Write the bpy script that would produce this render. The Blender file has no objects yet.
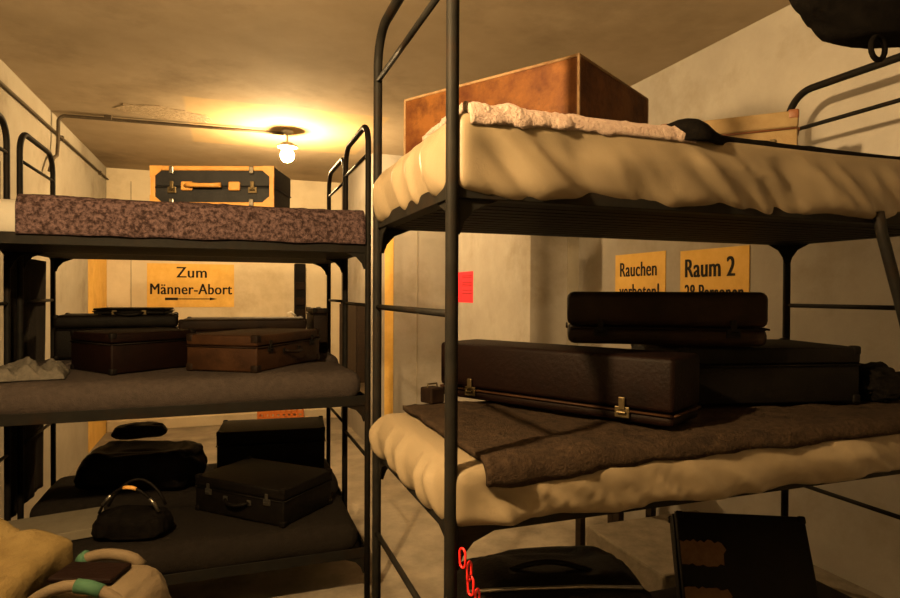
import bpy, bmesh, math, random
from mathutils import Vector, Matrix, noise
R_ = math.radians
sc = bpy.context.scene
col = sc.collection

# ---------------------------------------------------------------- camera
F_PX, YAW, PIT, ROL = 613.67, 0.3469, 0.009, 0.0042
Rv = Vector((math.cos(YAW), -math.sin(YAW), 0)); Hv = Vector((math.sin(YAW), math.cos(YAW), 0)); Zv = Vector((0, 0, 1))
Fv = Hv*math.cos(PIT) - Zv*math.sin(PIT); Uv = Zv*math.cos(PIT) + Hv*math.sin(PIT)
Xc = Rv*math.cos(ROL) + Uv*math.sin(ROL); Yc = Uv*math.cos(ROL) - Rv*math.sin(ROL)
cam = bpy.data.objects.new('camera', bpy.data.cameras.new('camera'))
col.objects.link(cam)
cam.data.sensor_width = 36; cam.data.lens = F_PX/900*36
cam.data.clip_start = 0.02
cam.matrix_world = Matrix(((Xc.x, Yc.x, -Fv.x, 0), (Xc.y, Yc.y, -Fv.y, 0), (Xc.z, Yc.z, -Fv.z, 1.5), (0, 0, 0, 1)))
sc.camera = cam

# ---------------------------------------------------------------- world, exposure, lamps' strengths
w = bpy.data.worlds.new('world'); sc.world = w; w.use_nodes = True
w.node_tree.nodes['Background'].inputs[0].default_value = (0.02, 0.014, 0.008, 1)
w.node_tree.nodes['Background'].inputs[1].default_value = 0.3
sc.view_settings.view_transform = 'Standard'; sc.view_settings.look = 'None'
sc.view_settings.exposure = 0.0; sc.view_settings.gamma = 1
LAMP_COL = (1.0, 0.65, 0.29)
S_AISLE = 2000.0      # bulb in the aisle, in view
S_NEAR = 8300.0        # bulb beside the photographer, out of view
P_AISLE = (0.455, 5.2, 2.625)
P_NEAR = (-0.45, 0.88, 2.31)

# ---------------------------------------------------------------- materials
MATS = {}
def mat(name, c1, c2=None, scale=8.0, rough=0.8, bump=0.0, bscale=None, metal=0.0, spec=0.3, detail=6, lo=0.35, hi=0.65, stretch=None, c3=None, s3=2.0):
    m = bpy.data.materials.new(name); m.use_nodes = True
    nt = m.node_tree; b = nt.nodes['Principled BSDF']
    b.inputs['Roughness'].default_value = rough; b.inputs['Metallic'].default_value = metal
    b.inputs['Specular IOR Level'].default_value = spec
    tc = nt.nodes.new('ShaderNodeTexCoord'); vec = tc.outputs['Object']
    if stretch:
        mp = nt.nodes.new('ShaderNodeMapping'); mp.inputs['Scale'].default_value = stretch
        nt.links.new(vec, mp.inputs[0]); vec = mp.outputs[0]
    def ns(s, d=detail):
        n = nt.nodes.new('ShaderNodeTexNoise'); n.inputs['Scale'].default_value = s; n.inputs['Detail'].default_value = d
        n.inputs['Roughness'].default_value = 0.65
        nt.links.new(vec, n.inputs['Vector']); return n.outputs['Fac']
    b.inputs['Base Color'].default_value = (*c1, 1)
    out = None
    if c2:
        r = nt.nodes.new('ShaderNodeValToRGB'); nt.links.new(ns(scale), r.inputs[0])
        r.color_ramp.elements[0].position = lo; r.color_ramp.elements[0].color = (*c1, 1)
        r.color_ramp.elements[1].position = hi; r.color_ramp.elements[1].color = (*c2, 1)
        out = r.outputs[0]
        if c3:
            r3 = nt.nodes.new('ShaderNodeValToRGB'); nt.links.new(ns(s3, 8), r3.inputs[0])
            r3.color_ramp.elements[0].position = 0.52; r3.color_ramp.elements[0].color = (0, 0, 0, 1)
            r3.color_ramp.elements[1].position = 0.72; r3.color_ramp.elements[1].color = (1, 1, 1, 1)
            mx = nt.nodes.new('ShaderNodeMix'); mx.data_type = 'RGBA'
            nt.links.new(r3.outputs[0], mx.inputs[0]); nt.links.new(out, mx.inputs[6]); mx.inputs[7].default_value = (*c3, 1)
            out = mx.outputs[2]
        nt.links.new(out, b.inputs['Base Color'])
    if bump:
        bp = nt.nodes.new('ShaderNodeBump'); bp.inputs['Strength'].default_value = bump; bp.inputs['Distance'].default_value = 0.01
        nt.links.new(ns(bscale or scale*3), bp.inputs['Height']); nt.links.new(bp.outputs[0], b.inputs['Normal'])
    m['out'] = 1
    MATS[name] = (m, out)
    return m
def col_out(m):
    b = m.node_tree.nodes['Principled BSDF']
    l = b.inputs['Base Color'].links
    return l[0].from_socket if l else None
def box_mask(m, boxes, colour, edge=0.01, amt=1.0):
    """paint rectangles (object coordinates; boxes of (x0,x1,y0,y1,z0,z1)) over the base colour: limewash or paint fields on a wall"""
    nt = m.node_tree; b = nt.nodes['Principled BSDF']
    tc = nt.nodes.new('ShaderNodeTexCoord'); sp = nt.nodes.new('ShaderNodeSeparateXYZ'); nt.links.new(tc.outputs['Object'], sp.inputs[0])
    for bx in boxes:
        prod = None
        for i in range(3):
            if bx[2*i] is None: continue
            for k, sgn in ((0, 1), (1, -1)):
                mr = nt.nodes.new('ShaderNodeMapRange')
                mr.inputs[1].default_value = bx[2*i+k] - edge*sgn; mr.inputs[2].default_value = bx[2*i+k] + edge*sgn
                nt.links.new(sp.outputs[i], mr.inputs[0])
                if prod is None: prod = mr.outputs[0]
                else:
                    mu = nt.nodes.new('ShaderNodeMath'); mu.operation = 'MULTIPLY'
                    nt.links.new(prod, mu.inputs[0]); nt.links.new(mr.outputs[0], mu.inputs[1]); prod = mu.outputs[0]
        mu = nt.nodes.new('ShaderNodeMath'); mu.operation = 'MULTIPLY'; mu.inputs[1].default_value = amt
        nt.links.new(prod, mu.inputs[0])
        mx = nt.nodes.new('ShaderNodeMix'); mx.data_type = 'RGBA'
        nt.links.new(mu.outputs[0], mx.inputs[0]); nt.links.new(col_out(m), mx.inputs[6]); mx.inputs[7].default_value = (*colour, 1)
        nt.links.new(mx.outputs[2], b.inputs['Base Color'])

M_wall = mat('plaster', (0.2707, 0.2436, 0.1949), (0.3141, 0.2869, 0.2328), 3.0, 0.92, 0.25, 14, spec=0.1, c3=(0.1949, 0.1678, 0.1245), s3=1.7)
M_wallb = mat('plaster_back_lit', (0.5156, 0.4456, 0.3206), (0.5813, 0.5092, 0.3798), 3.0, 0.92, 0.2, 14, spec=0.1, c3=(0.3937, 0.3182, 0.211), s3=1.3)  # same plaster, lightened so the colour carries the lamplight on the back wall
M_wallr = mat('plaster_right_dim', (0.2835, 0.2625, 0.2363), (0.336, 0.315, 0.2835), 3.0, 0.92, 0.25, 14, spec=0.1, c3=(0.2205, 0.1943, 0.1575), s3=1.6)  # same plaster, darker copy: dimness of the right wall put into the colour
M_ceil = mat('ceiling_paint', (0.304, 0.2472, 0.1711), (0.3802, 0.3137, 0.228), 1.6, 0.9, 0.15, 9, spec=0.12, c3=(0.228, 0.1805, 0.1235), s3=1.1)
M_floor = mat('concrete_floor', (0.18, 0.153, 0.117), (0.27, 0.234, 0.18), 4.0, 0.85, 0.3, 30, spec=0.2, c3=(0.09, 0.0765, 0.0585), s3=1.4)
M_ledge = mat('rough_concrete', (0.156, 0.138, 0.108), (0.228, 0.198, 0.156), 12.0, 0.95, 0.8, 40, spec=0.1)
M_steel = mat('dark_enamel_steel', (0.005513, 0.005267, 0.0049), (0.009184, 0.008575, 0.00735), 20, 0.55, 0.05, 60, spec=0.05, c3=(0.01225, 0.00735, 0.004287), s3=9)
M_mesh = mat('steel_slat', (0.0027, 0.00252, 0.00234), (0.0045, 0.00405, 0.0036), 12, 0.6, spec=0.04)
M_sheet = mat('cream_sheet', (0.1384, 0.1087, 0.06876), (0.1562, 0.1246, 0.08185), 3, 0.45, 0.1, 120, spec=0.3)
M_sheetw = mat('white_ticking', (0.231, 0.2184, 0.189), (0.2604, 0.252, 0.2226), 3, 0.8, 0.1, 90, spec=0.2)
M_pink = mat('pinkish_wool', (0.234, 0.171, 0.144), (0.306, 0.243, 0.207), 70, 0.98, 1.0, 130, spec=0.05, lo=0.3, hi=0.7)
M_wool = mat('mottled_wool', (0.0233, 0.0143, 0.0142), (0.1049, 0.0690, 0.0718), 55, 0.98, 1.0, 120, spec=0.05, lo=0.40, hi=0.60, c3=(0.01943, 0.01238, 0.01281), s3=95)
M_wool2 = mat('brown_wool', (0.01685, 0.01102, 0.007128), (0.0337, 0.02203, 0.01426), 60, 0.98, 1.0, 120, spec=0.05, c3=(0.009072, 0.00648, 0.005184), s3=14)
M_grey = mat('grey_wool', (0.02926, 0.02317, 0.02092), (0.04122, 0.03346, 0.02998), 45, 0.98, 0.6, 140, spec=0.05)
M_grey2 = mat('dark_grey_wool', (0.00875, 0.00719, 0.00594), (0.0125, 0.01031, 0.00875), 45, 0.98, 0.6, 140, spec=0.05)
M_cloth = mat('grey_cloth', (0.05775, 0.05313, 0.0462), (0.08316, 0.07626, 0.06468), 60, 0.95, 0.6, 120, spec=0.05)
M_dark_cl = mat('black_cloth', (0.0024, 0.00204, 0.0018), (0.0048, 0.00408, 0.0036), 30, 0.9, 0.4, 80, spec=0.02)
M_leath_bk = mat('black_leather', (0.001728, 0.001296, 0.00108), (0.00378, 0.002808, 0.00216), 14, 0.6, 0.3, 90, spec=0.08)
M_leath_dk = mat('dark_brown_leather', (0.0049, 0.00266, 0.00168), (0.0098, 0.00504, 0.0028), 9, 0.58, 0.25, 70, spec=0.08, c3=(0.014, 0.0077, 0.0042), s3=7)
M_leath_rd = mat('reddish_leather', (0.002693, 0.0007336, 0.0003774), (0.00431, 0.001257, 0.0006289), 7, 0.58, 0.25, 70, spec=0.08, c3=(0.001617, 0.0005238, 0.0003142), s3=5)
M_leath_br = mat('brown_leather', (0.01638, 0.00693, 0.00315), (0.02772, 0.0126, 0.00567), 8, 0.58, 0.25, 70, spec=0.08, c3=(0.00882, 0.004032, 0.002268), s3=6)
M_wood = mat('orange_cardboard', (0.036, 0.0085, 0.0009), (0.095, 0.036, 0.0065), 7, 0.62, 0.25, 40, spec=0.12, lo=0.40, hi=0.62, detail=9, c3=(0.022, 0.0045, 0.0006), s3=9)
M_edge = mat('worn_edge', (0.165, 0.114, 0.06), (0.114, 0.06, 0.027), 30, 0.7, spec=0.2)
M_tan = mat('tan_canvas', (0.189, 0.1302, 0.063), (0.2268, 0.1638, 0.084), 18, 0.8, 0.3, 120, spec=0.2)
M_tanl = mat('tan_leather_trim', (0.375, 0.18, 0.0375), (0.465, 0.2475, 0.06), 14, 0.5, 0.15, 60, spec=0.4)
M_redl = mat('red_brown_leather', (0.126, 0.045, 0.018), (0.162, 0.063, 0.027), 14, 0.5, spec=0.4)
M_navy = mat('black_canvas', (0.0054, 0.00612, 0.00792), (0.0108, 0.01152, 0.01368), 20, 0.7, 0.2, 90, spec=0.3)
M_brass = mat('worn_brass', (0.096, 0.072, 0.0336), (0.06, 0.0432, 0.0216), 30, 0.4, metal=0.8, spec=0.5)
M_chrome = mat('worn_nickel', (0.1925, 0.182, 0.161), (0.1225, 0.112, 0.098), 30, 0.3, metal=0.9, spec=0.5)
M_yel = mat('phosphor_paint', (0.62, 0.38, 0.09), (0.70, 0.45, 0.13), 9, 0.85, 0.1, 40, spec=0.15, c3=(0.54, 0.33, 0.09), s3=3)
M_ink = mat('black_paint', (0.012, 0.010, 0.008), rough=0.8, spec=0.2)
M_pape = mat('red_paper', (0.75, 0.035, 0.06), (0.68, 0.03, 0.05), 6, 0.8, spec=0.2)
M_redp = mat('red_plastic', (0.62, 0.012, 0.01), rough=0.4, spec=0.5)
M_canv = mat('ochre_canvas', (0.06451, 0.04406, 0.0153), (0.08729, 0.06242, 0.02448), 14, 0.9, 0.5, 60, spec=0.1, c3=(0.04743, 0.02938, 0.01071), s3=5)
M_cbag = mat('beige_bag', (0.05336, 0.03812, 0.0216), (0.06606, 0.04955, 0.02922), 14, 0.8, 0.3, 60, spec=0.2)
M_green = mat('green_tape', (0.02, 0.05, 0.03), rough=0.8, spec=0.1)
M_carton = mat('pale_cardboard', (0.09792, 0.0864, 0.06336), (0.121, 0.1066, 0.08064), 12, 0.9, spec=0.1)
M_orange = mat('orange_plastic', (0.62, 0.17, 0.035), (0.68, 0.22, 0.05), 20, 0.5, spec=0.4)
M_label = mat('torn_paper_label', (0.0882, 0.05145, 0.02695), (0.0686, 0.03675, 0.0196), 40, 0.9, spec=0.1)
M_porc = mat('grey_porcelain', (0.30, 0.27, 0.22), rough=0.5)
M_scar = mat('bare_plaster', (0.42, 0.35, 0.25), (0.25, 0.19, 0.12), 40, 0.95, 0.8, 60, spec=0.1)
M_pipe = mat('painted_conduit', (0.056, 0.042, 0.028), (0.077, 0.0595, 0.0385), 20, 0.7, spec=0.2)
M_dkwood = mat('dark_wood', (0.021, 0.0135, 0.009), (0.033, 0.021, 0.0135), 10, 0.7, 0.3, 30, spec=0.2, stretch=(1, 1, 6))
M_board = mat('raw_board', (0.36, 0.24, 0.13), (0.46, 0.32, 0.18), 7, 0.8, 0.2, 30, spec=0.15, stretch=(6, 1, 1))
M_white = mat('white_enamel', (0.65, 0.62, 0.55), rough=0.4)
def emis(name, strength):
    m = bpy.data.materials.new(name); m.use_nodes = True
    b = m.node_tree.nodes['Principled BSDF']
    b.inputs['Base Color'].default_value = (0.9, 0.85, 0.7, 1)
    b.inputs['Emission Color'].default_value = (*LAMP_COL, 1); b.inputs['Emission Strength'].default_value = strength
    return m
M_bulb = emis('glowing_bulb_aisle', S_AISLE); M_bulb2 = emis('glowing_bulb_near', S_NEAR)

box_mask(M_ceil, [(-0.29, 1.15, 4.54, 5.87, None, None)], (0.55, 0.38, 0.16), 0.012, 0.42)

# ---------------------------------------------------------------- mesh helpers
def link(name, me, m, parent=None):
    o = bpy.data.objects.new(name, me); col.objects.link(o)
    for mm in (m if isinstance(m, (list, tuple)) else [m]): me.materials.append(mm)
    if parent: o.parent = parent
    return o
def fin(name, bm, m, parent=None, smooth=False):
    bmesh.ops.recalc_face_normals(bm, faces=bm.faces)
    me = bpy.data.meshes.new(name); bm.to_mesh(me); bm.free()
    if smooth:
        for p in me.polygons: p.use_smooth = True
    return link(name, me, m, parent)
GROUPS = {'bunk bed': 'three-tier bunk beds in the shelter', 'mattress': 'mattresses on the bunks', 'blanket': 'wool blankets on the bunks', 'suitcase': 'old suitcases on the bunks', 'sign': 'yellow painted wall signs', 'lamp': 'bulbs in the shelter'}
def tag(o, label=None, cat=None, group=None, kind=None):
    group = group or GROUPS.get(cat)
    if label: o['label'] = label
    if cat: o['category'] = cat
    if group: o['group'] = group
    if kind: o['kind'] = kind
    return o
def empty(name, loc=(0, 0, 0), rz=0, label=None, cat=None, group=None, rot=None):
    o = bpy.data.objects.new(name, None); col.objects.link(o); o.location = loc
    o.rotation_euler = rot if rot else (0, 0, rz); o.empty_display_size = 0.05
    return tag(o, label, cat, group)
def bx(bm, c, s, bev=0.0, mtx=None, seg=2):
    r = bmesh.ops.create_cube(bm, size=1.0)
    vs = r['verts']
    bmesh.ops.scale(bm, vec=s, verts=vs)
    if bev:
        es = list({e for v in vs for e in v.link_edges})
        rb = bmesh.ops.bevel(bm, geom=es, offset=bev, segments=seg, affect='EDGES', profile=0.5)
        vs = list({v for f in rb['faces'] for v in f.verts} | {v for v in vs if v.is_valid})
    bmesh.ops.translate(bm, vec=c, verts=vs)
    if mtx: bmesh.ops.transform(bm, matrix=mtx, verts=vs)
    return vs
def tube(bm, pts, r, seg=10, closed=False, cap=True):
    pts = [Vector(p) for p in pts]; n = len(pts); rings = []
    prev = None
    for i, p in enumerate(pts):
        if closed: d = (pts[(i+1) % n]-pts[i-1]).normalized()
        else: d = (pts[min(i+1, n-1)]-pts[max(i-1, 0)]).normalized()
        if prev is None:
            a = Vector((0, 0, 1)) if abs(d.z) < 0.9 else Vector((1, 0, 0))
            u = d.cross(a).normalized()
        else:
            u = (prev - d*prev.dot(d)).normalized()
        prev = u; v = d.cross(u)
        rr = r[i] if isinstance(r, (list, tuple)) else r
        rings.append([bm.verts.new(p + u*rr*math.cos(2*math.pi*k/seg) + v*rr*math.sin(2*math.pi*k/seg)) for k in range(seg)])
    for i in range(n if closed else n-1):
        A, B = rings[i], rings[(i+1) % n]
        for k in range(seg): bm.faces.new((A[k], A[(k+1) % seg], B[(k+1) % seg], B[k]))
    if cap and not closed:
        bm.faces.new(rings[0]); bm.faces.new(rings[-1])
def arc_corner(p0, p1, p2, r, n=8):
    """points rounding the corner p1"""
    p0, p1, p2 = Vector(p0), Vector(p1), Vector(p2)
    a = (p0-p1).normalized(); b = (p2-p1).normalized()
    c = p1 + (a+b)*r
    return [c + (-b*math.cos(t) - a*math.sin(t))*r for t in [math.pi/2*k/n for k in range(n+1)]]
def lathe(bm, prof, seg=20, c=(0, 0, 0)):
    rings = [[bm.verts.new((c[0]+r*math.cos(2*math.pi*k/seg), c[1]+r*math.sin(2*math.pi*k/seg), c[2]+z)) for k in range(seg)] for r, z in prof]
    for A, B in zip(rings, rings[1:]):
        for k in range(seg): bm.faces.new((A[k], A[(k+1) % seg], B[(k+1) % seg], B[k]))
    bm.faces.new(rings[0]); bm.faces.new(rings[-1])
def prism(bm, poly, axis_o, u, v, n, t):
    """polygon in plane (u,v) at origin axis_o, extruded t along n"""
    o, u, v, n = map(Vector, (axis_o, u, v, n))
    a = [bm.verts.new(o+u*p[0]+v*p[1]) for p in poly]; b = [bm.verts.new(o+u*p[0]+v*p[1]+n*t) for p in poly]
    bm.faces.new(a); bm.faces.new(b)
    for i in range(len(poly)): bm.faces.new((a[i], a[(i+1) % len(a)], b[(i+1) % len(a)], b[i]))
def fbm(x, y, z, o=4):
    return noise.fractal(Vector((x, y, z)), 0.9, 2.0, o)
def nz(x, y, z): return noise.noise(Vector((x, y, z)))

def slab_bm(x0, x1, y0, y1, z0, z1, r, step=0.03, disp=None):
    """rounded box built from a dense lattice, optionally displaced"""
    bm = bmesh.new()
    nx, ny, nz_ = [max(2, int(round(d/step))) for d in (x1-x0, y1-y0, z1-z0)]
    cache = {}
    def V(i, j, k):
        if (i, j, k) in cache: return cache[(i, j, k)]
        p = Vector((x0+(x1-x0)*i/nx, y0+(y1-y0)*j/ny, z0+(z1-z0)*k/nz_))
        q = Vector((min(max(p.x, x0+r), x1-r), min(max(p.y, y0+r), y1-r), min(max(p.z, z0+min(r, (z1-z0)/2)), z1-min(r, (z1-z0)/2))))
        d = p-q
        if d.length > 1e-9: 
            rr = min(r, (z1-z0)/2) if abs(d.z) > 1e-9 and abs(d.x) < 1e-9 and abs(d.y) < 1e-9 else r
            n = d.normalized(); p = q + Vector((n.x*r, n.y*r, n.z*min(r, (z1-z0)/2)))
        else: n = Vector((0, 0, 1))
        if disp:
            p = disp(p, n)
        v = bm.verts.new(p); cache[(i, j, k)] = v; return v
    for i in range(nx):
        for j in range(ny):
            bm.faces.new((V(i, j, 0), V(i, j+1, 0), V(i+1, j+1, 0), V(i+1, j, 0)))
            bm.faces.new((V(i, j, nz_), V(i+1, j, nz_), V(i+1, j+1, nz_), V(i, j+1, nz_)))
    for i in range(nx):
        for k in range(nz_):
            bm.faces.new((V(i, 0, k), V(i+1, 0, k), V(i+1, 0, k+1), V(i, 0, k+1)))
            bm.faces.new((V(i, ny, k), V(i, ny, k+1), V(i+1, ny, k+1), V(i+1, ny, k)))
    for j in range(ny):
        for k in range(nz_):
            bm.faces.new((V(0, j, k), V(0, j, k+1), V(0, j+1, k+1), V(0, j+1, k)))
            bm.faces.new((V(nx, j, k), V(nx, j+1, k), V(nx, j+1, k+1), V(nx, j, k+1)))
    return bm

# ---------------------------------------------------------------- the room
def struct(name, bm, m): return tag(fin(name, bm, m), kind='structure')
H = 2.83; XL = -1.226; YF = -1.6; YB = 7.435
XR = 2.42; XR2 = 2.03; XR3 = 1.29; YJ1 = 3.93; YJ2 = 5.75
bm = bmesh.new(); bx(bm, ((XL+XR)/2, (YF+YB)/2, -0.1), (XR-XL+0.6, YB-YF+0.6, 0.2)); struct('floor', bm, M_floor)
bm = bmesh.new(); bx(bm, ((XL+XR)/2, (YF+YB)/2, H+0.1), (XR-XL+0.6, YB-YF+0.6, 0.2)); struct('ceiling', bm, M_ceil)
bm = bmesh.new(); bx(bm, (XL-0.1, (YF+YB)/2, H/2), (0.2, YB-YF, H)); wl = struct('wall_left', bm, M_wall)
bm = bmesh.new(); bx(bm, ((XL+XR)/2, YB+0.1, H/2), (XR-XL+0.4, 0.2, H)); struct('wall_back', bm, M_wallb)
bm = bmesh.new(); bx(bm, ((XL+XR)/2, YF-0.1, H/2), (XR-XL+0.4, 0.2, H)); struct('wall_front', bm, M_wall)
bm = bmesh.new()
poly = [(XR, YF), (XR+0.2, YF), (XR+0.2, YB), (XR3, YB), (XR3, YJ2), (XR2, YJ2), (XR2, YJ1), (XR, YJ1)]
prism(bm, poly, (0, 0, 0), (1, 0, 0), (0, 1, 0), (0, 0, 1), H); struct('wall_right', bm, M_wallr)
bm = bmesh.new(); bx(bm, (2.335, 0.25, 0.16), (0.17, 3.7, 0.32), 0.012); bx(bm, (2.07, 2.4, 0.16), (0.70, 0.6, 0.32), 0.012)
struct('trim_1', bm, M_ledge)
# low skirting of pale cement along the back wall
bm = bmesh.new(); bx(bm, (0.03, YB-0.03, 0.06), (2.5, 0.06, 0.12), 0.01); struct('baseboard_back', bm, M_wallb)
# yellow strips on the walls; the one on the right-hand jog is luminous paint
bm = bmesh.new(); bx(bm, (XL+0.0015, 6.97, 0.98), (0.003, 0.92, 1.96)); struct('trim_2', bm, M_yel)  # lit strip of wall beside a shadow edge, put in as yellow colour
bm = bmesh.new(); bx(bm, (1.455, YJ2-0.0015, 1.2), (0.085, 0.003, 2.4)); struct('trim_3', bm, M_yel)
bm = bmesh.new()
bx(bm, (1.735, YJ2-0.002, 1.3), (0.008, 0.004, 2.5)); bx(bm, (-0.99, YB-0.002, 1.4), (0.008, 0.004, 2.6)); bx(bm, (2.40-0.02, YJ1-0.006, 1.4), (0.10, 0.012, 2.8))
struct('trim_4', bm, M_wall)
# flaked plaster scar on the ceiling
bm = bmesh.new()
N = 26; random.seed(4)
ring = []
for k in range(N):
    a = 2*math.pi*k/N
    ring.append(bm.verts.new((-0.42+0.34*math.cos(a)*(0.8+0.3*random.random()), 5.02+0.17*math.sin(a)*(0.7+0.5*random.random())+0.05*math.cos(a), H-0.004)))
bm.faces.new(ring); r = bmesh.ops.extrude_face_region(bm, geom=bm.faces[:]); bmesh.ops.translate(bm, vec=(0, 0, 0.006), verts=[g for g in r['geom'] if isinstance(g, bmesh.types.BMVert)])
struct('trim_5', bm, M_scar)

# ---------------------------------------------------------------- conduits and lamps
bm = bmesh.new()
pts = [(XL+0.02, -1.0, 2.655), (XL+0.02, 2.5, 2.665), (XL+0.02, 7.40, 2.70)]
tube(bm, pts, 0.009, 8)
o = tag(fin('conduit_pipe', bm, M_pipe, smooth=True), 'thin conduit running along the left wall just below the ceiling', 'pipe')
for y in (0.6, 2.2, 3.8, 5.5, 7.0):
    b2 = bmesh.new(); bx(b2, (XL+0.014, y, 2.655+y*0.006), (0.028, 0.03, 0.04), 0.004); fin('clip', b2, M_pipe, o)
bm = bmesh.new()
P = [(XL+0.045, 5.02, 2.35), (XL+0.045, 5.12, 2.46), (XL+0.045, 5.22, 2.50)]
pts = P + [(XL+0.045, 5.25, 2.60)] + arc_corner((XL+0.045, 5.26, 2.6), (XL+0.045, 5.26, H-0.025), (0, 5.25, H-0.025), 0.05) + [(-0.1, 5.22, H-0.025), (P_AISLE[0]-0.03, P_AISLE[1], H-0.025)]
tube(bm, pts, 0.013, 8)
o = tag(fin('conduit_pipe', bm, M_pipe, smooth=True), 'conduit bending up the left wall and across the ceiling to the glowing lamp', 'pipe')
b2 = bmesh.new(); bx(b2, (-0.85, 5.243, H-0.016), (0.05, 0.06, 0.032), 0.005); fin('clip', b2, M_pipe, o)

def lamp(loc, mb, label, cat, rb, cap_r):
    x, y, z = loc
    t = empty('ceiling_lamp', (x, y, H), 0, label, cat)
    d = z-H
    bm = bmesh.new(); lathe(bm, [(0.045, -0.0), (0.05, -0.012), (0.03, -0.03)], 20); fin('ceiling_rose', bm, M_porc, t, True)
    bm = bmesh.new(); tube(bm, [(0, 0, -0.02), (0, 0, d+rb+0.05)], 0.008, 8); fin('stem', bm, M_porc, t, True)
    bm = bmesh.new(); lathe(bm, [(0.012, d+rb+0.055), (cap_r*0.5, d+rb+0.05), (cap_r, d+rb+0.022), (cap_r*0.96, d+rb+0.012), (0.02, d+rb+0.008)], 24); fin('lamp_cap', bm, M_porc, t, True)
    bm = bmesh.new()
    prof = [(0.022, rb*1.15), (0.026, rb*0.95)] + [(rb*math.sin(a), rb*math.cos(a)) for a in [R_(35+15*k) for k in range(9)]] + [(0.006, -rb)]
    lathe(bm, [(r, zz+d) for r, zz in prof], 24); fin('glass_bulb', bm, mb, t, True)
    return t
lamp(P_AISLE, M_bulb, 'glowing bare bulb with small cap hanging from the ceiling above the aisle', 'lamp', 0.055, 0.085)
lamp(P_NEAR, M_bulb2, 'bulb on a long stem beside the photographer near the left wall', 'lamp', 0.035, 0.03)

# ---------------------------------------------------------------- signs
def text_obj(s, size, sx, loc, rot, parent, bold=0.0, width=None, dup=0.0):
    cu = bpy.data.curves.new('lettering', 'FONT'); cu.body = s; cu.size = size; cu.offset = bold; cu.extrude = 0.0008
    cu.align_x = 'CENTER'; cu.align_y = 'BOTTOM_BASELINE'; cu.resolution_u = 4; cu.space_character = 1.06
    o = bpy.data.objects.new('tmp', cu); col.objects.link(o)
    bpy.context.view_layer.update()
    me = bpy.data.meshes.new_from_object(o.evaluated_get(bpy.context.evaluated_depsgraph_get()))
    bpy.data.objects.remove(o)
    xs = [v.co.x for v in me.vertices]; k = sx
    if width: k = width/(max(xs)-min(xs))
    for v in me.vertices: v.co.x *= k
    me.materials.clear()
    if dup:
        bm = bmesh.new(); bm.from_mesh(me); bm.verts.ensure_lookup_table(); bm.edges.ensure_lookup_table(); src = bm.faces[:]
        for dx in (-dup, dup):
            g = bmesh.ops.duplicate(bm, geom=bm.verts[:len(me.vertices)]+bm.edges[:len(me.edges)]+src)
            bmesh.ops.translate(bm, vec=(dx, 0, 0.0002 if dx > 0 else 0.0004), verts=[v for v in g['geom'] if isinstance(v, bmesh.types.BMVert)])
            bm.verts.ensure_lookup_table(); bm.edges.ensure_lookup_table()
        bm.to_mesh(me); bm.free()
    t = link('lettering', me, M_ink, parent); t.location = loc; t.rotation_euler = rot
    return t
# back wall sign (faces -y)
t = empty('direction_sign', (-0.385, YB, 1.577), 0, 'yellow painted sign reading Zum Männer-Abort with an arrow on the back wall', 'sign')
bm = bmesh.new(); bx(bm, (0, -0.002, 0), (0.897, 0.004, 0.484)); fin('painted_field', bm, M_yel, t)
CAP = 0.73   # cap height per size of the built-in face
text_obj('Zum', 0.125/CAP, 1, (0.005, -0.005, 0.088), (R_(90), 0, 0), t, 0.0, 0.31, 0.0035)
text_obj('Männer-Abort', 0.125/CAP, 1, (0, -0.005, -0.098), (R_(90), 0, 0), t, 0.0, 0.84, 0.0035)
bm = bmesh.new()
prism(bm, [(-0.27, -0.012), (-0.27, 0.016), (-0.14, 0.016), (-0.14, 0.007), (0.19, 0.007), (0.19, 0.018), (0.27, 0.002), (0.19, -0.014), (0.19, -0.003), (-0.14, -0.003), (-0.14, -0.012)], (0, -0.0045, -0.152), (1, 0, 0), (0, 0, 1), (0, -1, 0), 0.001)
fin('arrow', bm, M_ink, t)
# right wall signs (face -x)
def wall_sign(name, y0, y1, z0, z1, lines, label):
    yc = (y0+y1)/2; zc = (z0+z1)/2
    t = empty(name, (XR, yc, zc), 0, label, 'sign')
    bm = bmesh.new(); bx(bm, (-0.002, 0, 0), (0.004, abs(y0-y1), z1-z0)); fin('painted_field', bm, M_yel, t)
    for s, cap, yy, zb, wd, b in lines:
        text_obj(s, cap/CAP, 1, (-0.005, yy-yc, zb-zc), (R_(90), 0, R_(-90)), t, 0.0, wd, b*0.8)
wall_sign('wall_sign', 3.458, 2.963, 1.30, 1.757, [('Rauchen', 0.095, 3.222, 1.614, 0.36, 0.003), ('verboten!', 0.095, 3.21, 1.476, 0.39, 0.003)], 'yellow painted sign reading Rauchen verboten, left of the Raum 2 sign')
wall_sign('wall_sign', 2.836, 2.346, 1.22, 1.745, [('Raum 2', 0.107, 2.617, 1.596, 0.355, 0.0045), ('28 Personen', 0.085, 2.587, 1.474, 0.415, 0.003)], 'yellow painted sign reading Raum 2, 28 Personen on the right wall')
bm = bmesh.new(); bx(bm, (XR2-0.001, 5.20, 1.558), (0.002, 0.37, 0.28)); o = tag(fin('paper_notice', bm, M_pape), 'red paper notice pinned on the plaster pillar beyond the bunk posts', 'notice')
bm = bmesh.new()
for z in (1.66, 1.645, 1.60, 1.585, 1.57, 1.53, 1.50): bx(bm, (XR2-0.0025, 5.16, z), (0.001, 0.24, 0.005))
b = fin('printed_text', bm, M_ink, o)

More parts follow.
